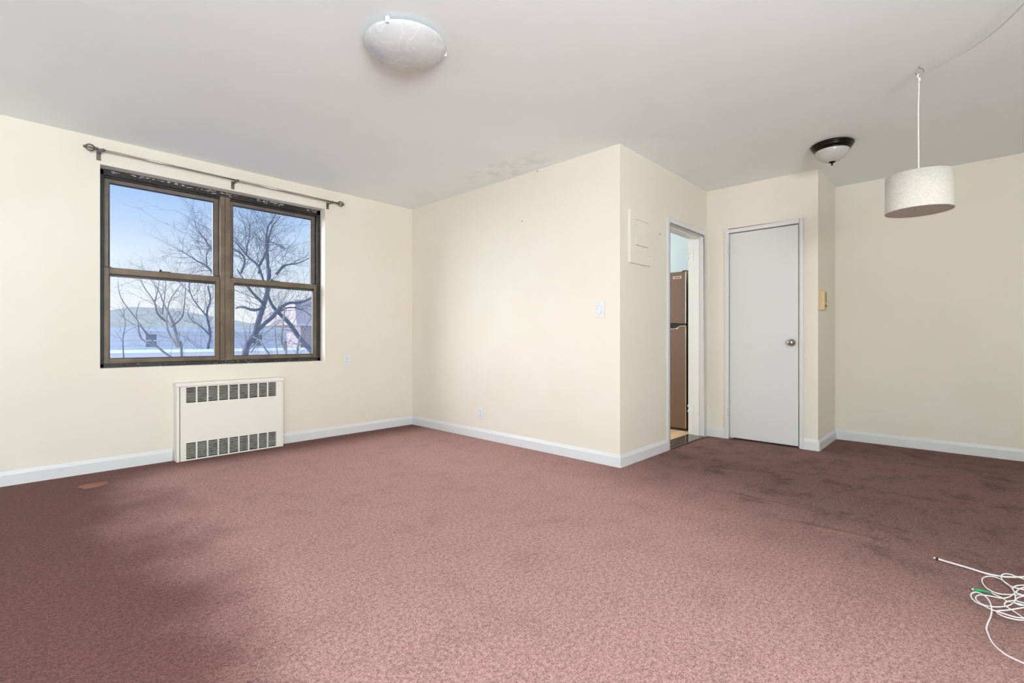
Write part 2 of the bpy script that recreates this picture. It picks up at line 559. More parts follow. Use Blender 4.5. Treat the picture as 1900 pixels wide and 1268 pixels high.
# window wall with its opening
WX0, WX1, WZ0, WZ1 = 0.478, 2.170, 0.752, 2.246
mb = MB()
mb.box((XN - T, YW, -0.1), (WX0, YW + 0.25, H)).box((WX1, YW, -0.1), (X3 + 0.3, YW + 0.25, H))
mb.box((WX0, YW, -0.1), (WX1, YW + 0.25, WZ0)).box((WX0, YW, WZ1), (WX1, YW + 0.25, H))
struct(mb, 'wall_left', 'wall', 'cream wall holding the brown double window and radiator', 'wall')
struct(box((XM, Y1 + 0.137, -0.1), (XM + 0.1, YW, H)), 'wall_center', 'wall', 'bright cream wall with light switch and low outlet', 'wall')
KX0, KX1, KZ = 3.990, 4.757, 1.985
mb = MB()
mb.box((XM, Y1, -0.1), (KX0, Y1 + 0.137, H)).box((KX1, Y1, -0.1), (X3 + 0.15, Y1 + 0.137, H)).box((KX0, Y1, KZ), (KX1, Y1 + 0.137, H))
struct(mb, 'wall_kitchen', 'wall', 'cream wall with breaker panel and open kitchen doorway', 'wall')
DY0, DY1, DZ = 1.104, 1.717, 1.996
mb = MB()
mb.box((X2, Y2 + T, -0.1), (X2 + T, DY0, H)).box((X2, DY1, -0.1), (X2 + T, Y1, H)).box((X2, DY0, DZ), (X2 + T, DY1, H))
struct(mb, 'wall_closet', 'wall', 'cream wall around the white closet door', 'wall')
struct(box((X2, Y2, -0.1), (X3, Y2 + T, H)), 'wall_return', 'wall', 'narrow shaded cream return wall carrying the intercom', 'wall')
struct(box((X3, YR - T, -0.1), (X3 + 0.3, Y1, H)), 'wall_right', 'wall', 'far cream wall behind the hanging drum lamp', 'wall')
# walls behind the camera, each with the opening of an added window
mb = MB()
mb.box((XN - T, YR - T, -0.1), (-2.2, YR, H)).box((0.0, YR - T, -0.1), (X3, YR, H)).box((-2.2, YR - T, -0.1), (0.0, YR, 0.6)).box((-2.2, YR - T, 2.2), (0.0, YR, H))
struct(mb, 'wall_rear', 'wall', 'cream wall behind the camera', 'wall')
mb = MB()
mb.box((XN - T, YR, -0.1), (XN, 1.3, H)).box((XN - T, 3.3, -0.1), (XN, YW, H)).box((XN - T, 1.3, -0.1), (XN, 3.3, 0.75)).box((XN - T, 1.3, 2.2), (XN, 3.3, H))
struct(mb, 'wall_near', 'wall', 'cream wall to the left of the camera', 'wall')
# kitchen shell
struct(box((X3 + 0.15, Y1 + 0.137, -0.1), (X3 + 0.3, YW, H)), 'wall_kitchen_far', 'kitchen_wall', 'pale blue kitchen wall seen through the doorway', 'wall')

# baseboards
def base_profile(mb, p0, p1, nrm, h=0.096, th=0.013, m0=0, m1=0):   # m: +1 outside mitre, -1 inside mitre
    p0, p1, nrm = Vector(p0), Vector(p1), Vector(nrm)
    prof = [(0, 0), (th, 0), (th, h * 0.74), (th * 0.72, h * 0.83), (th * 0.5, h * 0.93), (th * 0.3, h), (0, h)]
    n0, k = len(mb.v), len(prof)
    run = (p1 - p0).normalized()
    for P, mt in ((p0, -m0), (p1, m1)):
        for d, z in prof:
            q = P + nrm * d + run * (d * mt)
            mb.v.append((q.x, q.y, z))
    mb.face([n0 + i for i in range(k)])
    mb.face([n0 + k + i for i in range(k)][::-1])
    for i in range(k):
        j = (i + 1) % k
        mb.face([n0 + i, n0 + j, n0 + k + j, n0 + k + i])
    return mb
mb = base_profile(MB(), (XN, YW, 0), (0.918, YW, 0), (0, -1, 0))
base_profile(mb, (1.735, YW, 0), (XM, YW, 0), (0, -1, 0), m1=-1)
struct(mb, 'baseboard_left', 'trim', 'white baseboard under the window either side of the radiator', 'baseboard')
struct(base_profile(MB(), (XM, YW, 0), (XM, Y1, 0), (-1, 0, 0), m0=-1, m1=1), 'baseboard_center', 'trim', 'white baseboard along the bright wall with the low outlet', 'baseboard')
struct(base_profile(MB(), (XM, Y1, 0), (3.948, Y1, 0), (0, -1, 0), m0=1), 'baseboard_kitchen', 'trim', 'short white baseboard between wall corner and kitchen doorway', 'baseboard')
mb = base_profile(MB(), (X2, Y1, 0), (X2, 1.752, 0), (-1, 0, 0))
base_profile(mb, (X2, 1.077, 0), (X2, Y2, 0), (-1, 0, 0), m1=1)
struct(mb, 'baseboard_closet', 'trim', 'short white baseboard pieces either side of the closet door', 'baseboard')
struct(base_profile(MB(), (X2, Y2, 0), (X3, Y2, 0), (0, -1, 0), m0=1, m1=-1), 'baseboard_return', 'trim', 'white baseboard below the intercom', 'baseboard')
struct(base_profile(MB(), (X3, Y2, 0), (X3, YR, 0), (-1, 0, 0), m0=-1), 'baseboard_right', 'trim', 'white baseboard along the far right wall', 'baseboard')

# ------------------------------------------------------------------ window
win = thing('window_1', (1.324, YW + 0.1, WZ0), 'brown aluminium double window with four panes of bare trees', 'window', None, 'structure')
FY0, FY1 = YW + 0.100, YW + 0.200
mb = MB()
mb.box((WX0, FY0, WZ0), (WX0 + 0.032, FY1, WZ1)).box((WX1 - 0.032, FY0, WZ0), (WX1, FY1, WZ1))
mb.box((WX0, FY0, WZ1 - 0.045), (WX1, FY1, WZ1)).box((WX0, FY0, WZ0), (WX1, FY1, WZ0 + 0.030))
mb.box((WX0 + 0.03, FY0 + 0.018, WZ1 - 0.058), (WX1 - 0.03, FY1, WZ1 - 0.044))
mb.build('outer_frame', 'bronze_dark', win, 0.002)
mb = MB()
mb.box((1.283, FY0 - 0.006, WZ0 + 0.03), (1.318, FY1, WZ1 - 0.043)).box((1.322, FY0 - 0.006, WZ0 + 0.03), (1.360, FY1, WZ1 - 0.043))
mb.box((1.317, FY0 + 0.002, WZ0 + 0.03), (1.323, FY1, WZ1 - 0.043))
mb.build('mullion', 'bronze_mullion', win, 0.002)
mb = MB()
rnd = random.Random(4)
for (xa, xb, n_) in ((0.66, 1.26, 60), (1.28, 1.42, 14), (1.56, 1.80, 30), (2.02, 2.12, 8), (0.49, 0.62, 5)):
    for _ in range(n_):
        x, z = rnd.uniform(xa, xb), WZ1 - 0.004 - abs(rnd.gauss(0, 0.009))
        l, h_ = rnd.uniform(0.003, 0.022), rnd.uniform(0.001, 0.004)
        mb.box((x, FY0 - 0.0012, z - h_), (x + l, FY0 + 0.001, z))
for _ in range(46):
    x, z = rnd.uniform(0.5, 2.15), WZ0 + rnd.uniform(0.002, 0.028)
    x = x if rnd.random() < 0.4 else rnd.uniform(1.25, 2.15)
    l, h_ = rnd.uniform(0.002, 0.010), rnd.uniform(0.001, 0.003)
    mb.box((x, FY0 - 0.0010, z - h_), (x + l, FY0 + 0.001, z))
tag(mb.build('paint_flecks', 'trim', win), None, None, None, 'stuff')
def sash(name, x0, x1, z0, z1, y0, y1, st, top, bot):
    mb = MB()
    mb.box((x0, y0, z0), (x0 + st, y1, z1)).box((x1 - st, y0, z0), (x1, y1, z1))
    mb.box((x0 + st, y0, z1 - top), (x1 - st, y1, z1)).box((x0 + st, y0, z0), (x1 - st, y1, z0 + bot))
    s = mb.build(name, 'bronze_upper' if name == 'upper_sash' else 'bronze_sash', win, 0.003)
    ym = (y0 + y1) / 2
    p = box((x0 + st - 0.004, ym - 0.003, z0 + bot - 0.004), (x1 - st + 0.004, ym + 0.003, z1 - top + 0.004)).build('pane', 'glass', s)
    gk = MB()
    i = 0.0045
    a0, a1, c0, c1 = x0 + st, x1 - st, z0 + bot, z1 - top
    gk.box((a0, y0 + 0.004, c0), (a0 + i, y1, c1)).box((a1 - i, y0 + 0.004, c0), (a1, y1, c1))
    gk.box((a0, y0 + 0.004, c0), (a1, y1, c0 + i)).box((a0, y0 + 0.004, c1 - i), (a1, y1, c1))
    gk.build('gasket', 'black_gasket', s)
    return s
MR = 1.468
for (x0, x1) in ((0.510, 1.283), (1.360, 2.138)):
    sash('upper_sash', x0, x1, MR - 0.02, WZ1 - 0.045, FY0 + 0.050, FY0 + 0.085, 0.036, 0.040, 0.030)
    lo = sash('lower_sash', x0, x1, WZ0 + 0.030, MR + 0.040, FY0 + 0.008, FY0 + 0.045, 0.033, 0.046, 0.036)
    xm = (x0 + x1) / 2
    k = MB()
    k.box((xm - 0.045, FY0 + 0.010, MR + 0.040), (xm + 0.035, FY0 + 0.040, MR + 0.046))
    k.box((xm - 0.042, FY0 + 0.012, MR + 0.046), (xm - 0.026, FY0 + 0.034, MR + 0.058))
    k.build('sash_lock', 'black_gasket', lo, 0.002)
    lip = box((x0 + 0.02, FY0 - 0.002, WZ0 + 0.040), (x1 - 0.02, FY0 + 0.012, WZ0 + 0.047)).build('lift_rail', 'bronze_sash', lo, 0.001)
    for xc in (x0 + 0.006, x1 - 0.046):
        box((xc, FY0 + 0.012, MR + 0.038), (xc + 0.04, FY0 + 0.044, MR + 0.047)).build('corner_block', 'black_gasket', lo, 0.001)

# added, unseen windows to go with the fill lamps: plain frames in the openings
def hidden_window(name, x0, x1, y0, y1, z0, z1, label):
    mb = MB()
    w = 0.05
    if abs(x1 - x0) > abs(y1 - y0):
        mb.box((x0, y0, z0), (x0 + w, y1, z1)).box((x1 - w, y0, z0), (x1, y1, z1)).box((x0 + w, y0, z0), (x1 - w, y1, z0 + w)).box((x0 + w, y0, z1 - w), (x1 - w, y1, z1))
    else:
        mb.box((x0, y0, z0), (x1, y0 + w, z1)).box((x0, y1 - w, z0), (x1, y1, z1)).box((x0, y0 + w, z0), (x1, y1 - w, z0 + w)).box((x0, y0 + w, z1 - w), (x1, y1 - w, z1))
    struct(mb, name, 'bronze_sash', label, 'window')
hidden_window('added_window_2', -2.2, 0.0, YR - 0.09, YR - 0.03, 0.6, 2.2, 'unseen added brown window frame in the wall behind the camera')
hidden_window('added_window_3', XN - 0.09, XN - 0.03, 1.3, 3.3, 0.75, 2.2, 'unseen added brown window frame in the wall left of the camera')

# ------------------------------------------------------------------ kitchen doorway frame
tr1 = thing('trim_1', (4.37, Y1, 0), 'white steel door frame of the open kitchen doorway', 'door frame', None, 'structure')
ya, yb = Y1 - 0.014, Y1 + 0.137 + 0.014
mb = MB()
mb.box((3.950, ya, 0), (4.002, Y1, 2.030)).box((4.745, ya, 0), (4.802, Y1, 2.030)).box((4.002, ya, 1.975), (4.745, Y1, 2.030))
mb.build('casing', 'casing', tr1, 0.004)
mb = MB()
mb.box((KX0, ya, 0), (4.002, yb, 1.985)).box((4.745, ya, 0), (KX1, yb, 1.985)).box((4.002, ya, 1.975), (4.745, yb, 1.987))
mb.build('jamb', 'casing', tr1, 0.002)
mb = MB()
mb.box((4.002, Y1 + 0.036, 0), (4.016, Y1 + 0.085, 1.961)).box((4.731, Y1 + 0.036, 0), (4.745, Y1 + 0.085, 1.961)).box((4.002, Y1 + 0.036, 1.961), (4.745, Y1 + 0.085, 1.975))
mb.build('stop', 'trim', tr1, 0.002)
for z in (1.80, 0.265):
    mb = MB()
    mb.box((4.740, Y1 + 0.095, z - 0.05), (4.746, Y1 + 0.142, z + 0.05))
    for q in (-0.034, 0.018):
        mb.tube([(4.741, Y1 + 0.148, z + q), (4.741, Y1 + 0.148, z + q + 0.022)], 0.0075, 8)
    mb.build('hinge', 'trim', tr1)
# door swung open inside the kitchen, flat to the wall is not in view; threshold of dark stone
th = thing('trim_2', (4.37, 2.0, 0), 'dark polished stone threshold in the kitchen doorway', 'threshold', None, 'structure')
box((4.003, Y1 - 0.010, 0.0), (4.744, Y1 + 0.150, 0.012)).build('stone_slab', 'marble', th, 0.002)
box((4.003, Y1 - 0.016, 0.0), (4.744, Y1 - 0.0105, 0.010)).build('edge_strip', 'nickel', th)
kf = thing('floor_kitchen', (4.4, 3.3, 0), 'tan stone tile floor of the kitchen', 'tile floor', None, 'structure')
box((XM + 0.1, Y1 + 0.151, -0.05), (X3 + 0.15, YW, 0.004)).build('grout_bed', 'grout', kf)
tm = None
ts, gp = 0.32, 0.004
for i in range(7):
    for j in range(8):
        x0, y0 = XM + 0.101 + i * ts, Y1 + 0.152 + j * ts
        x1, y1 = min(x0 + ts - gp, X3 + 0.149), min(y0 + ts - gp, YW - 0.001)
        if y0 > YW - 0.05 or x0 > X3 + 0.12:
            continue
        box((x0, y0, 0.003), (x1, y1, 0.008)).build('tile', 'tan_tile', kf)

# ------------------------------------------------------------------ closet door
d1 = thing('door_1', (X2, 1.41, 0), 'plain white closet door with a round nickel knob', 'door', None, 'structure')
box((X2 + 0.004, 1.1195, 0.016), (X2 + 0.040, 1.7085, 1.9840)).build('slab', 'door', d1, 0.002)
kn = MB().lathe([(0.0, -0.062), (0.016, -0.0615), (0.024, -0.056), (0.028, -0.046), (0.027, -0.036), (0.020, -0.027), (0.011, -0.022), (0.010, -0.008), (0.030, -0.007), (0.032, -0.003), (0.032, 0.001)], 32, (X2 + 0.004, 1.172, 0.936), 'X')
ko = kn.build('knob', 'nickel', d1)
MB().lathe([(0.0, -0.0655), (0.007, -0.065), (0.009, -0.0615)], 16, (X2 + 0.004, 1.172, 0.936), 'X').build('keyhole_button', 'nickel_dark', ko)
for z in (1.833, 0.269):
    mb = MB().box((X2 - 0.0155, 1.7095, z - 0.047), (X2 + 0.002, 1.723, z + 0.047))
    for q in (-0.046, -0.015, 0.016):
        mb.tube([(X2 - 0.017, 1.7125, z + q), (X2 - 0.017, 1.7125, z + q + 0.029)], 0.007, 8)
    mb.build('hinge', 'casing', d1)
box((X2 + 0.060, 1.10, 0.0), (X2 + 0.064, 1.72, 1.995)).build('gap_shade_sheet', 'dark_in', d1)  # near-black sheet standing in for the shade in the door gap
tr3 = thing('trim_3', (X2, 1.41, 0), 'white steel frame around the closet door', 'door frame', None, 'structure')
mb = MB()
mb.box((X2 - 0.014, 1.7125, 0), (X2, 1.752, 2.030)).box((X2 - 0.014, 1.077, 0), (X2, 1.1085, 2.030)).box((X2 - 0.014, 1.1085, 1.992), (X2, 1.7125, 2.030))
mb.build('casing', 'casing', tr3, 0.003)
mb = MB()
mb.box((X2, 1.7125, 0), (X2 + T, DY1, DZ)).box((X2, DY0, 0), (X2 + T, 1.1085, DZ)).box((X2, 1.1085, 1.992), (X2 + T, 1.7125, DZ))
mb.box((X2 + 0.045, 1.690, 0), (X2 + 0.058, 1.7125, 1.992)).box((X2 + 0.045, 1.1085, 0), (X2 + 0.058, 1.13, 1.992)).box((X2 + 0.045, 1.13, 1.965), (X2 + 0.058, 1.69, 1.992))
mb.build('jamb', 'casing', tr3)
box((X2 - 0.0155, 1.091, 0.90), (X2 - 0.0135, 1.1085, 0.965)).build('strike_plate', 'casing', tr3)

# ================================================================== THINGS
# ------------------------------------------------------------------ radiator cover
rad = thing('radiator_cover', (1.33, 4.55, 0), 'cream metal radiator cover with two slotted grilles below the window', 'radiator')
RY = 4.497
RX0, RX1, RZ = 0.924, 1.732, 0.622
for x0, x1 in ((RX0, 0.944), (1.715, RX1)):
    box((x0, RY + 0.004, 0), (x1, YW - 0.001, RZ - 0.030)).build('side_panel', 'enamel', rad, 0.004)
box((RX0 - 0.007, RY - 0.008, RZ - 0.034), (RX1 + 0.003, YW - 0.001, RZ)).build('top_cap', 'enamel', rad, 0.010, 3)
mb = MB()
PX0, PX1 = 0.947, 1.7125
cols = [0.986 + i * 0.0768 for i in range(9)]
cw = 0.0665
rows = ((0.0145, 0.1435), (0.462, 0.583))
y0, y1 = RY - 0.002, RY + 0.010
mb.box((PX0, y0, 0.004), (cols[0], y1, 0.588)).box((cols[8] + cw, y0, 0.004), (PX1, y1, 0.588))
mb.box((cols[0], y0, 0.1435), (cols[8] + cw, y1, 0.462)).box((cols[0], y0, 0.004), (cols[8] + cw, y1, 0.0145)).box((cols[0], y0, 0.583), (cols[8] + cw, y1, 0.588))
for r0, r1 in rows:
    for i in range(8):
        mb.box((cols[i] + cw, y0, r0), (cols[i + 1], y1, r1))
pan = mb.build('front_panel', 'enamel', rad)
lmesh = None
for r0, r1 in rows:
    for i in range(9):
        mb = MB()
        n = 10
        p = (r1 - r0) / n
        for k in range(n - 1):
            z = r0 + (k + 1) * p
            mb.quadbox([(cols[i], RY + 0.001, z - 0.0026), (cols[i] + cw, RY + 0.001, z - 0.0026), (cols[i] + cw, RY + 0.010, z + 0.0014), (cols[i], RY + 0.010, z + 0.0014),
                        (cols[i], RY + 0.001, z + 0.0004), (cols[i] + cw, RY + 0.001, z + 0.0004), (cols[i] + cw, RY + 0.010, z + 0.0030), (cols[i], RY + 0.010, z + 0.0030)])
        mb.build('louver_section', 'louver', pan)
box((0.948, RY + 0.030, 0.01), (1.711, RY + 0.034, 0.585)).build('inner_shade_sheet', 'dark_in', rad)  # near-black sheet standing in for the shade inside the cover

# ------------------------------------------------------------------ curtain rod
rod = thing('curtain_rod', (1.36, YW, 2.3), 'slim nickel curtain rod with cage finials above the window', 'curtain rod')
ry = YW - 0.070
za, zb = 2.333, 2.309
def rz(x):
    return za + (zb - za) * (x - 0.40) / (2.33 - 0.40)
MB().tube([(0.445, ry, rz(0.445)), (1.372, ry, rz(1.372))], 0.0070, 12).build('inner_tube', 'nickel', rod)
MB().tube([(1.370, ry, rz(1.37)), (2.27, ry, rz(2.27))], 0.0085, 12).build('outer_tube', 'nickel', rod)
for x, sgn in ((0.447, -1), (2.268, 1)):
    mb = MB()
    z = rz(x)
    R = 0.024
    mb.lathe([(0.0, -0.012), (0.011, -0.012), (0.011, 0.006), (0.006, 0.008)] if sgn > 0 else [(0.006, -0.008), (0.011, -0.006), (0.011, 0.012), (0.0, 0.012)], 12, (x, ry, z), 'X')
    for k in range(3):
        a = PI * k / 3 + 0.35
        pts = []
        for q in range(17):
            an = 2 * PI * q / 16
            rr = R * math.sin(an)
            pts.append((x + sgn * (0.006 + R - R * math.cos(an)), ry + rr * math.cos(a), z + rr * math.sin(a)))
        mb.tube(pts, 0.0044, 6, False)
    mb.lathe([(0.0, -0.010), (0.008, -0.007), (0.0105, 0.0), (0.008, 0.007), (0.0, 0.010)], 12, (x + sgn * (0.006 + 2 * R + 0.006), ry, z), 'X')
    mb.build('finial', 'nickel_dark', rod)
for x in (0.470, 1.352, 2.196):
    z = rz(x)
    mb = MB()
    mb.box((x - 0.013, YW - 0.0025, z - 0.062), (x + 0.013, YW - 0.0002, z + 0.004))
    mb.box((x - 0.011, ry - 0.006, z - 0.017), (x + 0.011, YW - 0.001, z - 0.0125))
    mb.box((x - 0.011, ry - 0.011, z - 0.017), (x + 0.011, ry - 0.0085, z + 0.004))
    br = mb.build('bracket', 'nickel_dark', rod, 0.001)
    MB().lathe([(0.0, -0.004), (0.004, -0.0035), (0.005, 0.0)], 10, (x, YW - 0.0025, z - 0.045), 'Y').build('screw', 'nickel', br)
    MB().lathe([(0.0105, -0.006), (0.0115, -0.005), (0.0115, 0.005), (0.0105, 0.006)], 12, (x + 0.018, ry, rz(x + 0.018)), 'X').build('clamp_ring', 'nickel_dark', br)

# ------------------------------------------------------------------ outlets and switch
def plate_on_left(name, xc, zc, label):      # on the window wall, facing -y
    t = thing(name, (xc, YW, zc), label, 'outlet')
    box((xc - 0.036, YW - 0.006, zc - 0.059), (xc + 0.036, YW - 0.0002, zc + 0.059)).build('cover_plate', 'plate', t, 0.0025)
    f = box((xc - 0.0165, YW - 0.0085, zc - 0.033), (xc + 0.0165, YW - 0.005, zc + 0.033)).build('receptacle', 'plate', t, 0.001)
    mb = MB()
    for q in (-0.018, 0.017):
        mb.box((xc - 0.008, YW - 0.0092, zc + q - 0.004), (xc - 0.005, YW - 0.008, zc + q + 0.005)).box((xc + 0.005, YW - 0.0092, zc + q - 0.004), (xc + 0.008, YW - 0.008, zc + q + 0.005))
        mb.box((xc - 0.003, YW - 0.0092, zc + q - 0.012), (xc + 0.003, YW - 0.008, zc + q - 0.007))
    mb.build('slots', 'plate_dark', f)
    for q in (-0.048, 0.048):
        MB().lathe([(0.0, -0.0015), (0.0035, -0.001), (0.0036, 0)], 10, (xc, YW - 0.006, zc + q), 'Y').build('screw', 'screw', t)
plate_on_left('wall_outlet', 2.400, 0.756, 'white wall outlet right of the window near its lower corner')
t = thing('wall_outlet', (XM, 3.463, 0.243), 'white wall outlet low on the bright wall above its baseboard', 'outlet')
yc, zc = 3.463, 0.243
box((XM - 0.006, yc - 0.036, zc - 0.058), (XM - 0.0002, yc + 0.036, zc + 0.058)).build('cover_plate', 'plate', t, 0.0025)
for q in (-0.020, 0.020):
    f = MB().prism([(yc + 0.0165 * math.cos(a), zc + q + 0.0145 * max(-0.85, min(0.85, math.sin(a)))) for a in [2 * PI * k / 20 for k in range(20)]], 0, XM - 0.009, XM - 0.005).build('receptacle', 'plate', t)
    mb = MB()
    mb.box((XM - 0.0097, yc - 0.008, zc + q - 0.002), (XM - 0.0085, yc - 0.005, zc + q + 0.007)).box((XM - 0.0097, yc + 0.005, zc + q - 0.002), (XM - 0.0085, yc + 0.008, zc + q + 0.007))
    mb.box((XM - 0.0097, yc - 0.003, zc + q - 0.010), (XM - 0.0085, yc + 0.003, zc + q - 0.005))
    mb.build('slots', 'plate_dark', f)
MB().lathe([(0.0, -0.0015), (0.0035, -0.001), (0.0036, 0)], 10, (XM - 0.006, yc, zc), 'X').build('screw', 'screw', t)
t = thing('light_switch', (XM, 2.099, 1.197), 'white rocker light switch near the outer wall corner', 'light switch')
yc, zc = 2.099, 1.197
mb = MB()
mb.box((XM - 0.007, yc - 0.036, zc - 0.060), (XM - 0.0002, yc - 0.0178, zc + 0.060)).box((XM - 0.007, yc + 0.0178, zc - 0.060), (XM - 0.0002, yc + 0.036, zc + 0.060))
mb.box((XM - 0.007, yc - 0.0178, zc + 0.0345), (XM - 0.0002, yc + 0.0178, zc + 0.060)).box((XM - 0.007, yc - 0.0178, zc - 0.060), (XM - 0.0002, yc + 0.0178, zc - 0.0345))
mb.build('cover_plate', 'plate', t)
MB().prism([(XM - 0.001, zc - 0.033), (XM - 0.0115, zc - 0.033), (XM - 0.006, zc), (XM - 0.0035, zc + 0.033), (XM - 0.001, zc + 0.033)], 1, yc - 0.0150, yc + 0.0165).build('rocker', 'plate', t)
for q in (-0.049, 0.049):
    MB().lathe([(0.0, -0.0015), (0.0035, -0.001), (0.0036, 0)], 10, (XM - 0.007, yc, zc + q), 'X').build('screw', 'screw', t)

# ------------------------------------------------------------------ breaker panel on the kitchen wall
t = thing('breaker_panel', (3.483, Y1, 1.765), 'cream painted breaker panel cover with small door beside the kitchen doorway', 'breaker panel')
mb = MB()
mb.box((3.318, Y1 - 0.016, 1.560), (3.396, Y1 - 0.0002, 1.970)).box((3.606, Y1 - 0.016, 1.560), (3.648, Y1 - 0.0002, 1.970))
mb.box((3.396, Y1 - 0.016, 1.560), (3.606, Y1 - 0.0002, 1.704)).box((3.396, Y1 - 0.016, 1.906), (3.606, Y1 - 0.0002, 1.970))
mb.build('cover', 'wall', t)
dr = box((3.399, Y1 - 0.018, 1.707), (3.603, Y1 - 0.010, 1.903)).build('panel_door', 'wall', t, 0.0015)
MB().lathe([(0.0, -0.005), (0.007, -0.004), (0.008, 0.0)], 14, (3.570, Y1 - 0.018, 1.800), 'Y').build('latch', 'wall', dr)
for q in (1.742, 1.868):
    MB().tube([(3.3985, Y1 - 0.020, q - 0.014), (3.3985, Y1 - 0.020, q + 0.014)], 0.0035, 8).build('hinge', 'wall', dr)
for x, z in ((3.340, 1.900), (3.338, 1.636), (3.630, 1.905), (3.630, 1.640)):
    MB().lathe([(0.0, -0.0025), (0.004, -0.002), (0.0048, 0.0)], 10, (x, Y1 - 0.016, z), 'Y').build('screw', 'wall', t)
# nails left in the walls
def nail(loc, axis, label):
    mb = MB()
    if axis == 'Y':
        mb.lathe([(0.0, -0.012), (0.0045, -0.011), (0.0045, -0.009), (0.0018, -0.009), (0.0018, 0.0)], 8, loc, 'Y')
    else:
        mb.lathe([(0.0, -0.012), (0.0045, -0.011), (0.0045, -0.009), (0.0018, -0.009), (0.0018, 0.0)], 8, loc, 'X')
    tag(mb.build('wall_nail', 'nickel_dark'), label, 'nail')
nail((3.825, Y1 + 0.001, 1.856), 'Y', 'small dark nail in the wall between breaker panel and kitchen doorway')
nail((XM + 0.001, 2.735, 2.425), 'X', 'small dark nail at the ceiling edge of the bright wall')
nail((XM + 0.001, 2.915, 2.02), 'X', 'small dark nail high on the bright wall')

# ------------------------------------------------------------------ intercom
t = thing('intercom', (4.96, Y2, 1.305), 'beige ribbed intercom handset box on the narrow return wall', 'intercom')
ix0, ix1, iz0, iz1, idp = 4.906, 5.006, 1.224, 1.384, 0.036
box((ix0, Y2 - idp, iz0), (ix1, Y2 - 0.0002, iz1)).build('housing', 'beige_plastic', t, 0.004)
box((ix0 - 0.004, Y2 - 0.010, iz0 - 0.003), (ix1 + 0.004, Y2 - 0.0002, iz1 + 0.003)).build('back_plate', 'beige_plastic', t, 0.002)
box((ix0 + 0.012, Y2 - idp - 0.0012, iz0 + 0.068), (ix1 - 0.012, Y2 - idp + 0.001, iz1 - 0.006)).build('speaker_recess', 'beige_dark', t)
for k in range(9):
    z = iz0 + 0.073 + k * 0.009
    box((ix0 + 0.010, Y2 - idp - 0.0035, z), (ix1 - 0.010, Y2 - idp, z + 0.0042)).build('grille_rib', 'beige_plastic', t)
for x in (ix0 + 0.030, ix0 + 0.066):
    box((x - 0.012, Y2 - idp - 0.005, iz0 + 0.024), (x + 0.012, Y2 - idp, iz0 + 0.044)).build('button', 'beige_dark', t, 0.0015)

# ------------------------------------------------------------------ ceiling lights
cl = thing('ceiling_dome_light', (1.36, 2.02, H), 'white swirled glass dome light near the middle of the ceiling', 'ceiling light')
O = (1.36, 2.02, H)
MB().lathe([(0.0, 0.0), (0.105, 0.0), (0.105, -0.022), (0.0, -0.022)], 32, O).build('base_pan', 'plate', cl)
prof = [(0.188, -0.021), (0.196, -0.024), (0.199, -0.029), (0.197, -0.034), (0.186, -0.044), (0.165, -0.060), (0.135, -0.077), (0.098, -0.090), (0.055, -0.098), (0.0, -0.101)]
bowl = prof + [(0.0, -0.096), (0.052, -0.093), (0.095, -0.085), (0.131, -0.072), (0.160, -0.056), (0.180, -0.041), (0.188, -0.031), (0.188, -0.021)]
MB().lathe(bowl, 56, O).build('glass_bowl', 'swirl', cl)
for a in (math.radians(-148), math.radians(-25), math.radians(95)):
    cx, cy = O[0] + 0.197 * math.cos(a), O[1] + 0.197 * math.sin(a)
    dx_, dy_ = math.cos(a), math.sin(a)
    tx, ty = -dy_, dx_
    mb = MB()
    pts = []
    for (rr, zz) in ((-0.022, -0.040), (0.007, -0.040), (0.007, -0.012), (-0.022, -0.012)):
        pts.append((rr, zz))
    n0 = len(mb.v)
    for sgn in (-0.008, 0.008):
        for rr, zz in pts:
            mb.v.append((cx + dx_ * rr + tx * sgn, cy + dy_ * rr + ty * sgn, H + zz))
    for q in ((0, 1, 2, 3), (7, 6, 5, 4), (0, 4, 5, 1), (1, 5, 6, 2), (2, 6, 7, 3), (3, 7, 4, 0)):
        mb.face([n0 + i for i in q])
    mb.build('clip', 'casing', cl, 0.001)

fl = thing('flush_ceiling_light', (4.31, 0.77, H), 'dark bronze flush ceiling light with alabaster bowl near the closet', 'ceiling light')
O = (4.31, 0.77, H)
MB().lathe([(0.0, 0.0), (0.132, 0.0), (0.139, -0.006), (0.141, -0.013), (0.137, -0.020), (0.131, -0.022), (0.133, -0.026), (0.128, -0.036), (0.118, -0.044), (0.115, -0.046), (0.116, -0.050), (0.112, -0.053), (0.0, -0.050)], 56, O).build('pan', 'bronze_oil', fl)
MB().lathe([(0.110, -0.050), (0.111, -0.054), (0.107, -0.068), (0.096, -0.088), (0.078, -0.108), (0.054, -0.124), (0.026, -0.134), (0.0, -0.137)], 56, O).build('glass_bowl', 'alabaster', fl)
MB().lathe([(0.0, -0.133), (0.022, -0.134), (0.023, -0.137), (0.014, -0.142), (0.006, -0.146), (0.005, -0.154), (0.007, -0.157), (0.005, -0.161), (0.0, -0.162)], 24, O).build('finial', 'bronze_oil', fl)

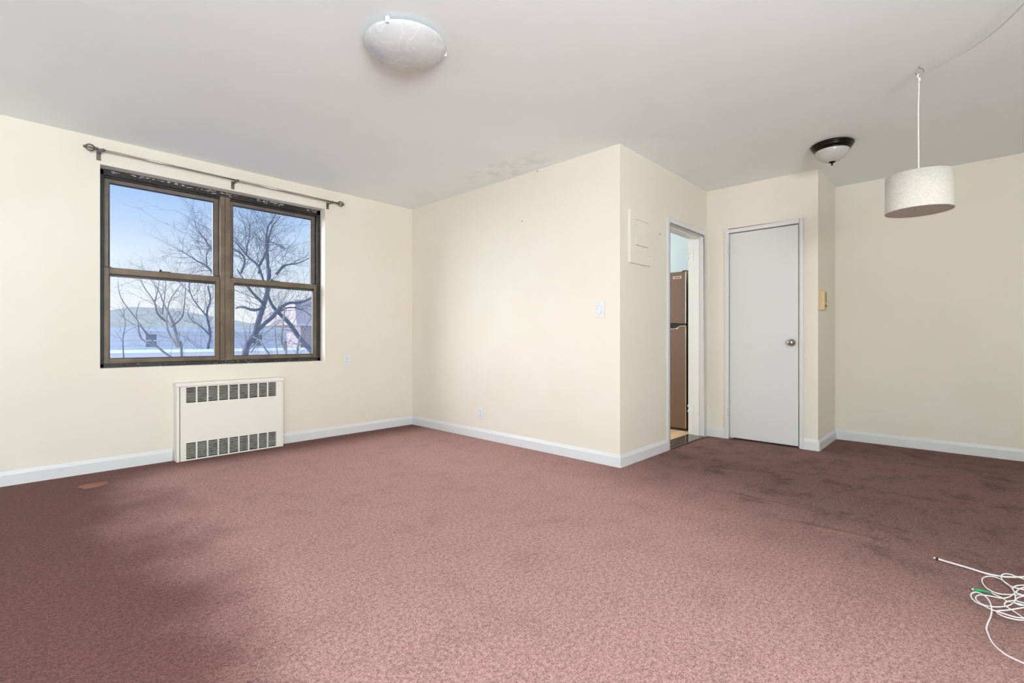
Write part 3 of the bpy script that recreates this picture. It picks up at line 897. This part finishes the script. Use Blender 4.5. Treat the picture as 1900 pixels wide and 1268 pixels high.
# ------------------------------------------------------------------ swag pendant lamp
PXc, PYc, PZ0, PZ1, PR = 3.400, 0.212, 1.657, 1.852, 0.145
pl = thing('pendant_lamp', (PXc, PYc, PZ0), 'linen drum shade pendant lamp hanging on a white swagged cord', 'pendant lamp')
th_ = 0.0025
sh = MB().lathe([(PR, 0.0), (PR, PZ1 - PZ0), (PR - th_, PZ1 - PZ0), (PR - th_, 0.0), (PR, 0.0)], 72, (0, 0, 0))
sh.v = [(x + PXc, y + PYc, z + PZ0) for x, y, z in sh.v]
so = sh.build('drum_shade', 'linen', pl)
for p_ in so.data.polygons:
    p_.use_smooth = abs(p_.normal.z) < 0.5
for z in (PZ0 + 0.003, PZ1 - 0.003):
    mb = MB()
    mb.tube([(PXc + (PR - 0.004) * math.cos(2 * PI * k / 48), PYc + (PR - 0.004) * math.sin(2 * PI * k / 48), z) for k in range(49)], 0.003, 6, False)
    mb.build('rim_wire', 'white_cord', so)
MB().lathe([(0.0, PZ0 + 0.010), (PR - 0.006, PZ0 + 0.010), (PR - 0.006, PZ0 + 0.013), (0.0, PZ0 + 0.013)], 48, (PXc, PYc, 0)).build('diffuser_disc', 'diffuser', pl)
mb = MB()
for k in range(3):
    a = 2 * PI * k / 3 + 0.4
    mb.tube([(PXc, PYc, PZ1 - 0.03), (PXc + (PR - 0.004) * math.cos(a), PYc + (PR - 0.004) * math.sin(a), PZ1 - 0.004)], 0.002, 6)
mb.build('spider_wire', 'white_cord', pl)
MB().lathe([(0.0, PZ1 - 0.09), (0.018, PZ1 - 0.088), (0.018, PZ1 - 0.03), (0.008, PZ1 - 0.02), (0.0, PZ1 - 0.018)], 16, (PXc, PYc, 0)).build('socket', 'plate', pl)
cz = 2.385
pts = [(PXc, PYc, PZ1 - 0.03), (PXc, PYc, 2.0), (PXc - 0.002, PYc + 0.001, 2.2), (PXc + 0.002, PYc - 0.001, 2.33), (PXc, PYc, cz)]
MB().tube(catmull(pts, 6), 0.0032, 8).build('hanging_cord', 'white_cord', pl)
pts = [(PXc, PYc, cz - 0.005)]
for (u, v, z) in ((1713, 136, 2.385), (1730, 129, 2.384), (1758, 114.5, 2.383), (1800, 91, 2.382), (1840, 63, 2.386), (1870, 37, 2.392), (1900, 6.5, 2.398), (1930, -28, 2.405), (1960, -66, 2.412)):
    d = ray(u, v)
    pts.append(d * ((z - CAM_H) / d.z) + Vector((0, 0, CAM_H)))
MB().tube(catmull(pts, 6), 0.0030, 8).build('swag_cord', 'grey_cord', pl)
mb = MB()
mb.tube(catmull([(PXc - 0.004, PYc, cz - 0.03), (PXc + 0.004, PYc - 0.004, cz - 0.015), (PXc - 0.003, PYc + 0.004, cz + 0.002), (PXc + 0.002, PYc, cz + 0.012)], 5), 0.0048, 8)
mb.build('cord_knot', 'white_cord', pl)
hk = MB()
pts = [(PXc, PYc - 0.002, H), (PXc, PYc - 0.002, H - 0.010)]
for k in range(13):
    a = math.radians(80 - k * 22)
    pts.append((PXc + 0.004, PYc - 0.004 - 0.017 * math.cos(a) , H - 0.031 + 0.020 * math.sin(a)))
hk.tube(catmull(pts, 3), 0.0022, 8)
tag(hk.build('ceiling_hook', 'brass_hook'), 'small open screw hook in the ceiling above the drum lamp', 'hook')

# ------------------------------------------------------------------ cables on the carpet
def trace(pts, ox, oy, sc, z=0.006):
    return [on_floor(ox + x / sc, oy + y / sc, z) for x, y in pts]
cx_ = thing('coaxial_cable', tuple(on_floor(1735, 1037)), 'thick off-white coaxial cable with metal tip lying on the carpet', 'cable')
P = trace([(215, 186), (300, 212), (400, 240), (500, 271), (560, 290), (630, 311), (700, 325), (750, 332), (800, 337), (870, 339), (945, 335), (1050, 322), (1200, 300)], 1700, 1000, 4.73, 0.008)
MB().tube(catmull(P, 5), 0.0036, 10).build('jacket', 'coax_white', cx_)
P = trace([(188, 178), (205, 183), (222, 188)], 1700, 1000, 4.73, 0.008)
MB().tube(P, [0.0046, 0.0048, 0.0040], 12).build('crimp_sleeve', 'ferrule', cx_)
P = trace([(172, 174), (196, 181)], 1700, 1000, 4.73, 0.008)
MB().tube(P, 0.0052, 12).build('seal_ring', 'black_rubber', cx_)
P = trace([(152, 168), (158, 170), (178, 176)], 1700, 1000, 4.73, 0.008)
MB().tube(P, [0.0036, 0.0048, 0.0048], 6).build('nut', 'ferrule', cx_)

fb = thing('fiber_cable', tuple(on_floor(1880, 1105)), 'tangled thin white cable with a green plug lying on the carpet', 'cable')
A = (1800, 1040, 9.06)
strands = [
    [(350, 545), (450, 595), (545, 640), (620, 690), (720, 715), (840, 735), (906, 760), (1010, 770), (1090, 720), (1060, 640), (980, 600)],
    [(906, 585), (700, 580), (520, 570), (380, 530), (270, 460), (205, 370), (210, 305), (290, 272), (400, 280), (520, 325), (630, 400), (710, 480), (750, 560),
     (760, 640), (730, 710), (640, 765), (480, 785), (330, 775), (200, 740), (110, 670), (95, 620), (140, 588), (250, 590), (400, 615), (540, 640), (650, 620),
     (740, 560), (820, 490), (906, 455), (1000, 440), (1100, 470), (1120, 560)],
    [(1120, 560), (1040, 690), (906, 720), (760, 680), (650, 690), (590, 715), (580, 750), (640, 800), (780, 890), (906, 975), (1000, 1010)],
    [(1000, 1010), (1090, 950), (1100, 850), (1030, 780), (906, 795), (760, 820), (620, 840), (480, 850), (445, 870), (500, 915), (620, 965), (780, 1000), (906, 1008), (1010, 990), (1130, 900)],
    [(1130, 900), (1180, 700), (1100, 500), (1000, 380), (906, 320), (800, 285), (700, 245), (610, 228), (545, 240), (520, 275), (545, 335), (620, 400), (720, 450)],
    [(720, 450), (830, 480), (906, 492), (1000, 500), (1080, 460), (1000, 420), (906, 420), (800, 425), (735, 450), (718, 495), (770, 545), (860, 580), (940, 600), (1010, 650), (980, 730), (860, 760), (770, 725), (740, 700), (790, 640), (870, 610), (960, 600)],
    [(960, 600), (1060, 640), (1120, 780), (1080, 900), (1000, 970), (906, 975), (750, 955), (600, 910), (470, 865), (360, 830), (240, 770), (110, 710), (30, 640), (12, 580), (50, 545), (130, 540), (220, 585),
     (300, 650), (350, 750), (362, 860), (340, 960), (290, 1070), (275, 1160), (300, 1230), (340, 1330), (420, 1440), (560, 1560), (700, 1640), (906, 1735), (1060, 1790)],
]
path = []
for si, st in enumerate(strands):
    for j, (x, y) in enumerate(st if si == 0 else st[1:]):
        path.append(on_floor(A[0] + x / A[2], A[1] + y / A[2], 0.004 + 0.0022 * si + 0.0012 * (j % 2)))
MB().tube(catmull(path, 6), 0.0021, 8).build('cord', 'fiber_white', fb)
P = [on_floor(A[0] + x / A[2], A[1] + y / A[2], 0.008) for x, y in ((55, 492), (120, 503), (190, 515), (200, 517), (280, 532), (350, 546))]
MB().tube(P, [0.0052, 0.0058, 0.0058, 0.0048, 0.0040, 0.0026], 8).build('plug', 'green', fb)
P = [on_floor(A[0] + x / A[2], A[1] + y / A[2], 0.008) for x, y in ((22, 487), (34, 489), (60, 493))]
MB().tube(P, [0.0028, 0.0042, 0.0044], 8).build('plug_tip', 'ferrule', fb)
# loose lifted bit of carpet beside the window wall
c0 = on_floor(173, 902)
mb = MB()
ring = []
rnd = random.Random(5)
for i, (rr, hh) in enumerate(((1.0, 0.001), (0.8, 0.010), (0.5, 0.014), (0.0, 0.015))):
    n = 18
    for k in range(n):
        a = 2 * PI * k / n
        w = 1 + 0.16 * math.sin(3 * a + 0.7) + 0.08 * math.sin(5 * a)
        mb.v.append((c0.x + rr * w * 0.075 * math.cos(a), c0.y + rr * w * 0.055 * math.sin(a), hh))
for i in range(3):
    for k in range(18):
        k2 = (k + 1) % 18
        mb.face([i * 18 + k, i * 18 + k2, (i + 1) * 18 + k2, (i + 1) * 18 + k], True)
tag(mb.build('carpet_scrap', 'flap'), 'small reddish torn carpet scrap near the left baseboard', 'carpet scrap')

# ------------------------------------------------------------------ refrigerator in the kitchen
fr = thing('refrigerator', (5.2, 2.5, 0.008), 'brushed steel top freezer refrigerator seen through the kitchen doorway', 'refrigerator')
FX, FYa, FYb, FZ = 4.868, 2.152, 2.880, 1.672
box((FX + 0.066, FYa + 0.002, 0.035), (FX + 0.70, FYb - 0.002, FZ - 0.012)).build('cabinet', 'fridge_black', fr, 0.004)
sp_ = 1.118
prof = [(FYa, sp_ + 0.006), (FYa + 0.075, sp_ + 0.008), (FYa + 0.11, sp_ + 0.014), (FYb, sp_ + 0.014), (FYb, FZ), (FYa, FZ)]
fd = MB().prism(prof, 0, FX, FX + 0.060).build('freezer_door', 'steel', fr, 0.008, 3)
prof = [(FYa, 0.034), (FYb, 0.034), (FYb, sp_ - 0.040), (FYa + 0.125, sp_ - 0.040), (FYa + 0.105, sp_ - 0.036), (FYa + 0.060, sp_ - 0.014), (FYa + 0.02, sp_ - 0.012), (FYa, sp_ - 0.006)]
ld = MB().prism(prof, 0, FX, FX + 0.060).build('fridge_door', 'steel', fr, 0.006, 3)
lp = [(FX - 0.003, FYb - 0.01, sp_ - 0.043), (FX - 0.003, FYa + 0.125, sp_ - 0.043), (FX - 0.003, FYa + 0.104, sp_ - 0.039), (FX - 0.003, FYa + 0.060, sp_ - 0.017), (FX - 0.003, FYa + 0.02, sp_ - 0.015), (FX - 0.003, FYa + 0.004, sp_ - 0.008)]
MB().tube(catmull(lp, 5), 0.0042, 8).build('handle_lip', 'steel_edge', ld)
for (za_, zb_, par) in ((sp_ + 0.010, FZ - 0.006, fd), (0.038, sp_ - 0.010, ld)):
    box((FX - 0.0012, FYa - 0.0015, za_), (FX + 0.010, FYa + 0.005, zb_)).build('edge_strip', 'steel_edge', par, 0.001)
box((FX + 0.020, FYa + 0.010, sp_ - 0.048), (FX + 0.062, FYb - 0.010, sp_ + 0.014)).build('handle_recess', 'fridge_black', fr)
box((FX + 0.030, FYa + 0.006, 0.012), (FX + 0.60, FYb - 0.006, 0.036)).build('toe_grille', 'fridge_black', fr)
bd = MB()
bd.box((FX - 0.0035, 2.200, 1.600), (FX - 0.0008, 2.288, 1.6265))
bo = bd.build('badge', 'steel_edge', fd, 0.001)
mb = MB()
for (ya_, yb_) in ((2.207, 2.281),):
    mb.box((FX - 0.0042, ya_, 1.6065), (FX - 0.0030, yb_, 1.6195))
mb.build('badge_inlay', 'steel', fd)
hc = MB().prism([(FX + 0.012, FZ), (FX + 0.020, FZ + 0.012), (FX + 0.070, FZ + 0.014), (FX + 0.115, FZ + 0.004), (FX + 0.125, FZ - 0.010), (FX + 0.07, FZ - 0.010)], 1, FYa + 0.006, FYa + 0.05)
hc.build('hinge_cap', 'fridge_black', fr, 0.002)
for x, y in ((FX + 0.07, FYa + 0.05), (FX + 0.07, FYb - 0.05), (FX + 0.62, FYa + 0.05), (FX + 0.62, FYb - 0.05)):
    MB().lathe([(0.018, 0.008), (0.018, 0.014), (0.008, 0.016), (0.008, 0.036)], 12, (x, y, 0)).build('foot', 'fridge_black', fr)

# ================================================================== OUTDOORS
struct(box((-60, 6.0, -6.6), (90, 120, -6.4)), 'ground_outside', 'ground', 'winter ground between the houses outside', 'ground')

def house(name, x0, x1, y0, y1, zb, ze, zr, wall, roof, label, hip=2.5, wins=()):
    t = thing(name, ((x0 + x1) / 2, (y0 + y1) / 2, zb), label, 'house')
    box((x0, y0, zb), (x1, y1, ze)).build('wall', wall, t)
    ov = 0.35
    a0, a1, b0, b1, ym = x0 - ov, x1 + ov, y0 - ov, y1 + ov, (y0 + y1) / 2
    mb = MB()
    mb.v += [(a0, b0, ze), (a1, b0, ze), (a1, b1, ze), (a0, b1, ze), (x0 + hip, ym, zr), (x1 - hip, ym, zr)]
    for q in ((0, 1, 5, 4), (1, 2, 5), (2, 3, 4, 5), (3, 0, 4), (3, 2, 1, 0)):
        mb.face(list(q))
    mb.build('roof', roof, t)
    mb = MB()
    mb.box((a0 - 0.05, b0 - 0.08, ze - 0.06), (a1 + 0.05, b0 + 0.04, ze + 0.06))
    mb.build('gutter', 'white_paint_out', t)
    for (wx, wz, ww, wh) in wins:
        w = box((wx - ww / 2, y0 - 0.05, wz - wh / 2), (wx + ww / 2, y0 + 0.02, wz + wh / 2)).build('window', 'white_paint_out', t)
        box((wx - ww / 2 + 0.05, y0 - 0.06, wz - wh / 2 + 0.05), (wx + ww / 2 - 0.05, y0 - 0.03, wz - 0.02)).build('glazing', 'far_window', w)
        box((wx - ww / 2 + 0.05, y0 - 0.06, wz + 0.02), (wx + ww / 2 - 0.05, y0 - 0.03, wz + wh / 2 - 0.05)).build('glazing', 'far_window', w)
    return t
house('siding_house', 0.2, 8.6, 22.0, 31.0, -6.4, 1.30, 2.36, 'blue_siding', 'shingles', 'pale blue siding house with shingled hip roof outside the window', 3.6, ((3.72, 0.90, 0.42, 0.56), (7.4, 0.90, 0.42, 0.56)))
house('rose_house', 11.3, 18.5, 27.0, 36.0, -6.4, 1.75, 3.5, 'pink_siding', 'roof_rose', 'pale rose house partly hidden by branches outside the window', 1.5, ((12.7, 0.6, 0.7, 1.1),))
# low flat building in front
t = thing('flat_roof_building', (3.5, 16.5, -6.4), 'low grey building with white roof edge in front of the blue house', 'building')
box((-4, 15.2, -6.4), (11, 19, 0.36)).build('wall', 'grey_wall_out', t)
box((-4.2, 15.0, 0.36), (11.2, 19.2, 0.62)).build('roof_edge', 'white_paint_out', t, 0.03)
for wx in (3.15, 5.3, 7.2):
    w = box((wx - 0.55, 15.16, -1.2), (wx + 0.55, 15.21, 0.22)).build('window', 'white_paint_out', t)
    box((wx - 0.46, 15.13, -1.1), (wx + 0.46, 15.17, 0.13)).build('glazing', 'far_window', w)

# ------------------------------------------------------------------ bare trees
def grow(mb, p, d, length, r, level, rnd, dens, seg):
    pts, n = [p.copy()], 4
    q, dd = p.copy(), d.normalized()
    for i in range(n):
        dd = (dd + Vector((rnd.gauss(0, 0.16), rnd.gauss(0, 0.16), rnd.gauss(0.05, 0.14)))).normalized()
        q = q + dd * (length / n)
        pts.append(q.copy())
    mb.tube(pts, [r * (1 - 0.75 * i / n) for i in range(n + 1)], seg, False)
    if level > 0:
        for k in range(dens):
            f = rnd.uniform(0.15, 1.0)
            i = min(int(f * n), n - 1)
            a = pts[i].lerp(pts[i + 1], f * n - i)
            ax = (pts[i + 1] - pts[i]).normalized()
            side = ax.orthogonal().normalized()
            side = Quaternion(ax, rnd.uniform(0, 2 * PI)) @ side
            nd = (ax * rnd.uniform(0.5, 1.0) + side * rnd.uniform(0.5, 1.0) + Vector((0, 0, 0.12)))
            grow(mb, a, nd, length * rnd.uniform(0.4, 0.72), r * 0.52, level - 1, rnd, dens, 3)

def tree(name, label, limbs, mat, tw_mat, dist, seed, twig_len, per_m, levels=1, dens=3, tw_r=0.010):
    """limbs: (points as surveyed on the pane, radius at start, radius at end); dist: distance from the window wall line"""
    rnd = random.Random(seed)
    base = on_y(limbs[0][0][0][0], limbs[0][0][0][1], dist)
    t = thing(name, (base.x, base.y, -6.4), label, 'tree', 'bare trees outside')
    wood, tw = MB(), MB()
    first = True
    for pts, r0, r1 in limbs:
        n = len(pts)
        y0 = dist + rnd.uniform(-0.3, 0.3)
        dy = 0.0 if first else rnd.uniform(-1.6, 1.6)
        W3 = [on_y(u, v, y0 + dy * (i / (n - 1)) ** 1.3) for i, (u, v) in enumerate(pts)]
        if first:
            W3 = [Vector((W3[0].x + rnd.uniform(-0.2, 0.2), W3[0].y, -6.45)), Vector((W3[0].x, W3[0].y, -3.0))] + W3
            first = False
        C = catmull(W3, 4)
        m_ = len(C)
        wood.tube(C, [r0 + (r1 - r0) * i / (m_ - 1) for i in range(m_)], 7)
        L = 0.0
        for i in range(m_ - 1):
            seg = (C[i + 1] - C[i])
            if C[i].z < -1.0:
                continue
            cnt = seg.length * per_m
            k = int(cnt) + (1 if rnd.random() < cnt - int(cnt) else 0)
            for _ in range(k):
                f = rnd.random()
                a = C[i] + seg * f
                ax = seg.normalized()
                side = Quaternion(ax, rnd.uniform(0, 2 * PI)) @ ax.orthogonal().normalized()
                nd = ax * rnd.uniform(0.3, 0.9) + side * rnd.uniform(0.5, 1.0) + Vector((0, 0, 0.25))
                rr = max(0.4, 1 - 0.5 * i / m_)
                grow(tw, a, nd, twig_len * rnd.uniform(0.45, 1.15), tw_r * rr * rnd.uniform(0.7, 1.2), levels, rnd, dens, 4)
    wood.build('trunk', mat, t)
    tag(tw.build('twigs', tw_mat, t), None, None, None, 'stuff')
    return t

def px(pts, ox, oy, sc):
    return [(ox + x / sc, oy + y / sc) for x, y in pts]
c3 = (170, 490, 6.038)
c4 = (400, 490, 6.038)
c2 = (350, 290, 5.758)
tree('bare_tree', 'slender pale bare tree behind the lower left pane', [
    (px([(1010, 1080), (960, 930), (870, 780), (840, 640), (870, 430), (950, 300), (1040, 180)], *c3), 0.0223, 0.0045),
    (px([(970, 930), (930, 720), (870, 570), (800, 430), (750, 300), (640, 150)], *c3), 0.0248, 0.0050),
    (px([(910, 1060), (740, 930), (600, 760), (480, 590), (350, 420), (305, 300), (295, 200)], *c3), 0.0186, 0.0035),
    (px([(740, 930), (560, 840), (520, 680), (500, 560), (540, 420)], *c3), 0.0161, 0.0040),
    (px([(850, 660), (740, 560), (705, 430), (600, 280), (540, 160)], *c3), 0.0186, 0.0040),
    (px([(900, 700), (1010, 600), (1035, 480), (1050, 300), (1040, 150)], *c3), 0.0161, 0.0040),
    (px([(705, 430), (740, 300), (760, 160)], *c3), 0.0124, 0.0030),
    (px([(790, 560), (820, 350), (835, 160)], *c3), 0.0124, 0.0030),
    (px([(360, 1070), (350, 850), (375, 640), (300, 480)], *c3), 0.0112, 0.0030),
], 'bark_pale', 'bark_mauve', 9.6, 3, 0.55, 4.2, 2, 3, 0.004)
tree('bare_tree', 'large dark bare tree filling the right window panes', [
    (px([(320, 1090), (430, 830), (480, 640), (540, 450), (585, 280), (600, 60)], *c4), 0.088, 0.050),
    (px([(440, 780), (560, 660), (640, 590), (720, 500), (820, 440), (960, 430), (1100, 370)], *c4), 0.055, 0.030),
    (px([(1100, 1010), (1040, 940), (940, 830), (820, 660), (660, 500), (600, 390), (540, 200), (480, 10)], *c4), 0.075, 0.022),
    (px([(850, 1267), (840, 1050), (830, 900), (850, 750), (900, 680), (940, 590)], *c2), 0.044, 0.010),
    (px([(750, 1250), (750, 1180), (620, 1060), (540, 960), (470, 890)], *c2), 0.032, 0.010),
    (px([(750, 1180), (830, 1020), (860, 850), (900, 740), (980, 650)], *c2), 0.034, 0.008),
    (px([(940, 1260), (1000, 1190), (1060, 1160), (1180, 1140), (1290, 1090)], *c2), 0.036, 0.012),
    (px([(620, 1060), (625, 960), (650, 860), (650, 720)], *c2), 0.024, 0.006),
    (px([(830, 910), (920, 930), (1060, 1000)], *c2), 0.020, 0.006),
    (px([(560, 1250), (600, 1100), (500, 1000), (300, 930)], *c2), 0.030, 0.008),
    (px([(560, 480), (430, 520), (290, 480), (220, 500)], *c4), 0.040, 0.012),
    (px([(700, 540), (820, 490), (960, 510), (1090, 590)], *c4), 0.025, 0.008),
    (px([(540, 450), (420, 330), (330, 200), (240, 60)], *c4), 0.040, 0.010),
], 'bark_blue', 'bark_blue', 13.0, 7, 1.3, 8.0, 2, 4, 0.0085)
tree('bare_tree', 'bare tree with spreading twigs between the two upper panes', [
    (px([(1290, 1090), (1330, 800), (1290, 560), (1330, 400), (1300, 250)], *c3), 0.050, 0.024),
    (px([(260, 1260), (200, 1180), (90, 1120), (0, 1060), (-120, 990)], *c2), 0.040, 0.008),
    (px([(330, 1150), (250, 1000), (180, 900), (130, 830), (75, 760)], *c2), 0.030, 0.006),
    (px([(200, 1200), (190, 1050), (230, 960)], *c2), 0.022, 0.006),
    (px([(1300, 600), (1200, 480), (1130, 380), (1090, 250), (1150, 120)], *c3), 0.026, 0.008),
    (px([(1330, 800), (1220, 700), (1130, 640), (1070, 560)], *c3), 0.024, 0.006),
], 'bark_blue', 'bark_mauve', 19.0, 11, 1.0, 8.0, 2, 4, 0.010)
tree('bare_tree', 'thin pale sapling stems low in the right lower pane', [
    (px([(790, 1090), (770, 960), (740, 850), (760, 640), (775, 500)], *c4), 0.022, 0.010),
    (px([(910, 1060), (930, 880), (990, 740), (1070, 600)], *c4), 0.020, 0.008),
    (px([(600, 1010), (540, 930), (490, 850), (350, 790)], *c4), 0.016, 0.007),
    (px([(400, 990), (480, 860)], *c4), 0.012, 0.006),
    (px([(320, 980), (350, 880), (410, 800)], *c4), 0.012, 0.006),
    (px([(700, 1060), (670, 850), (660, 640)], *c4), 0.012, 0.006),
], 'bark_pale', 'bark_mauve', 7.4, 23, 0.55, 5.0, 2, 3, 0.0035)
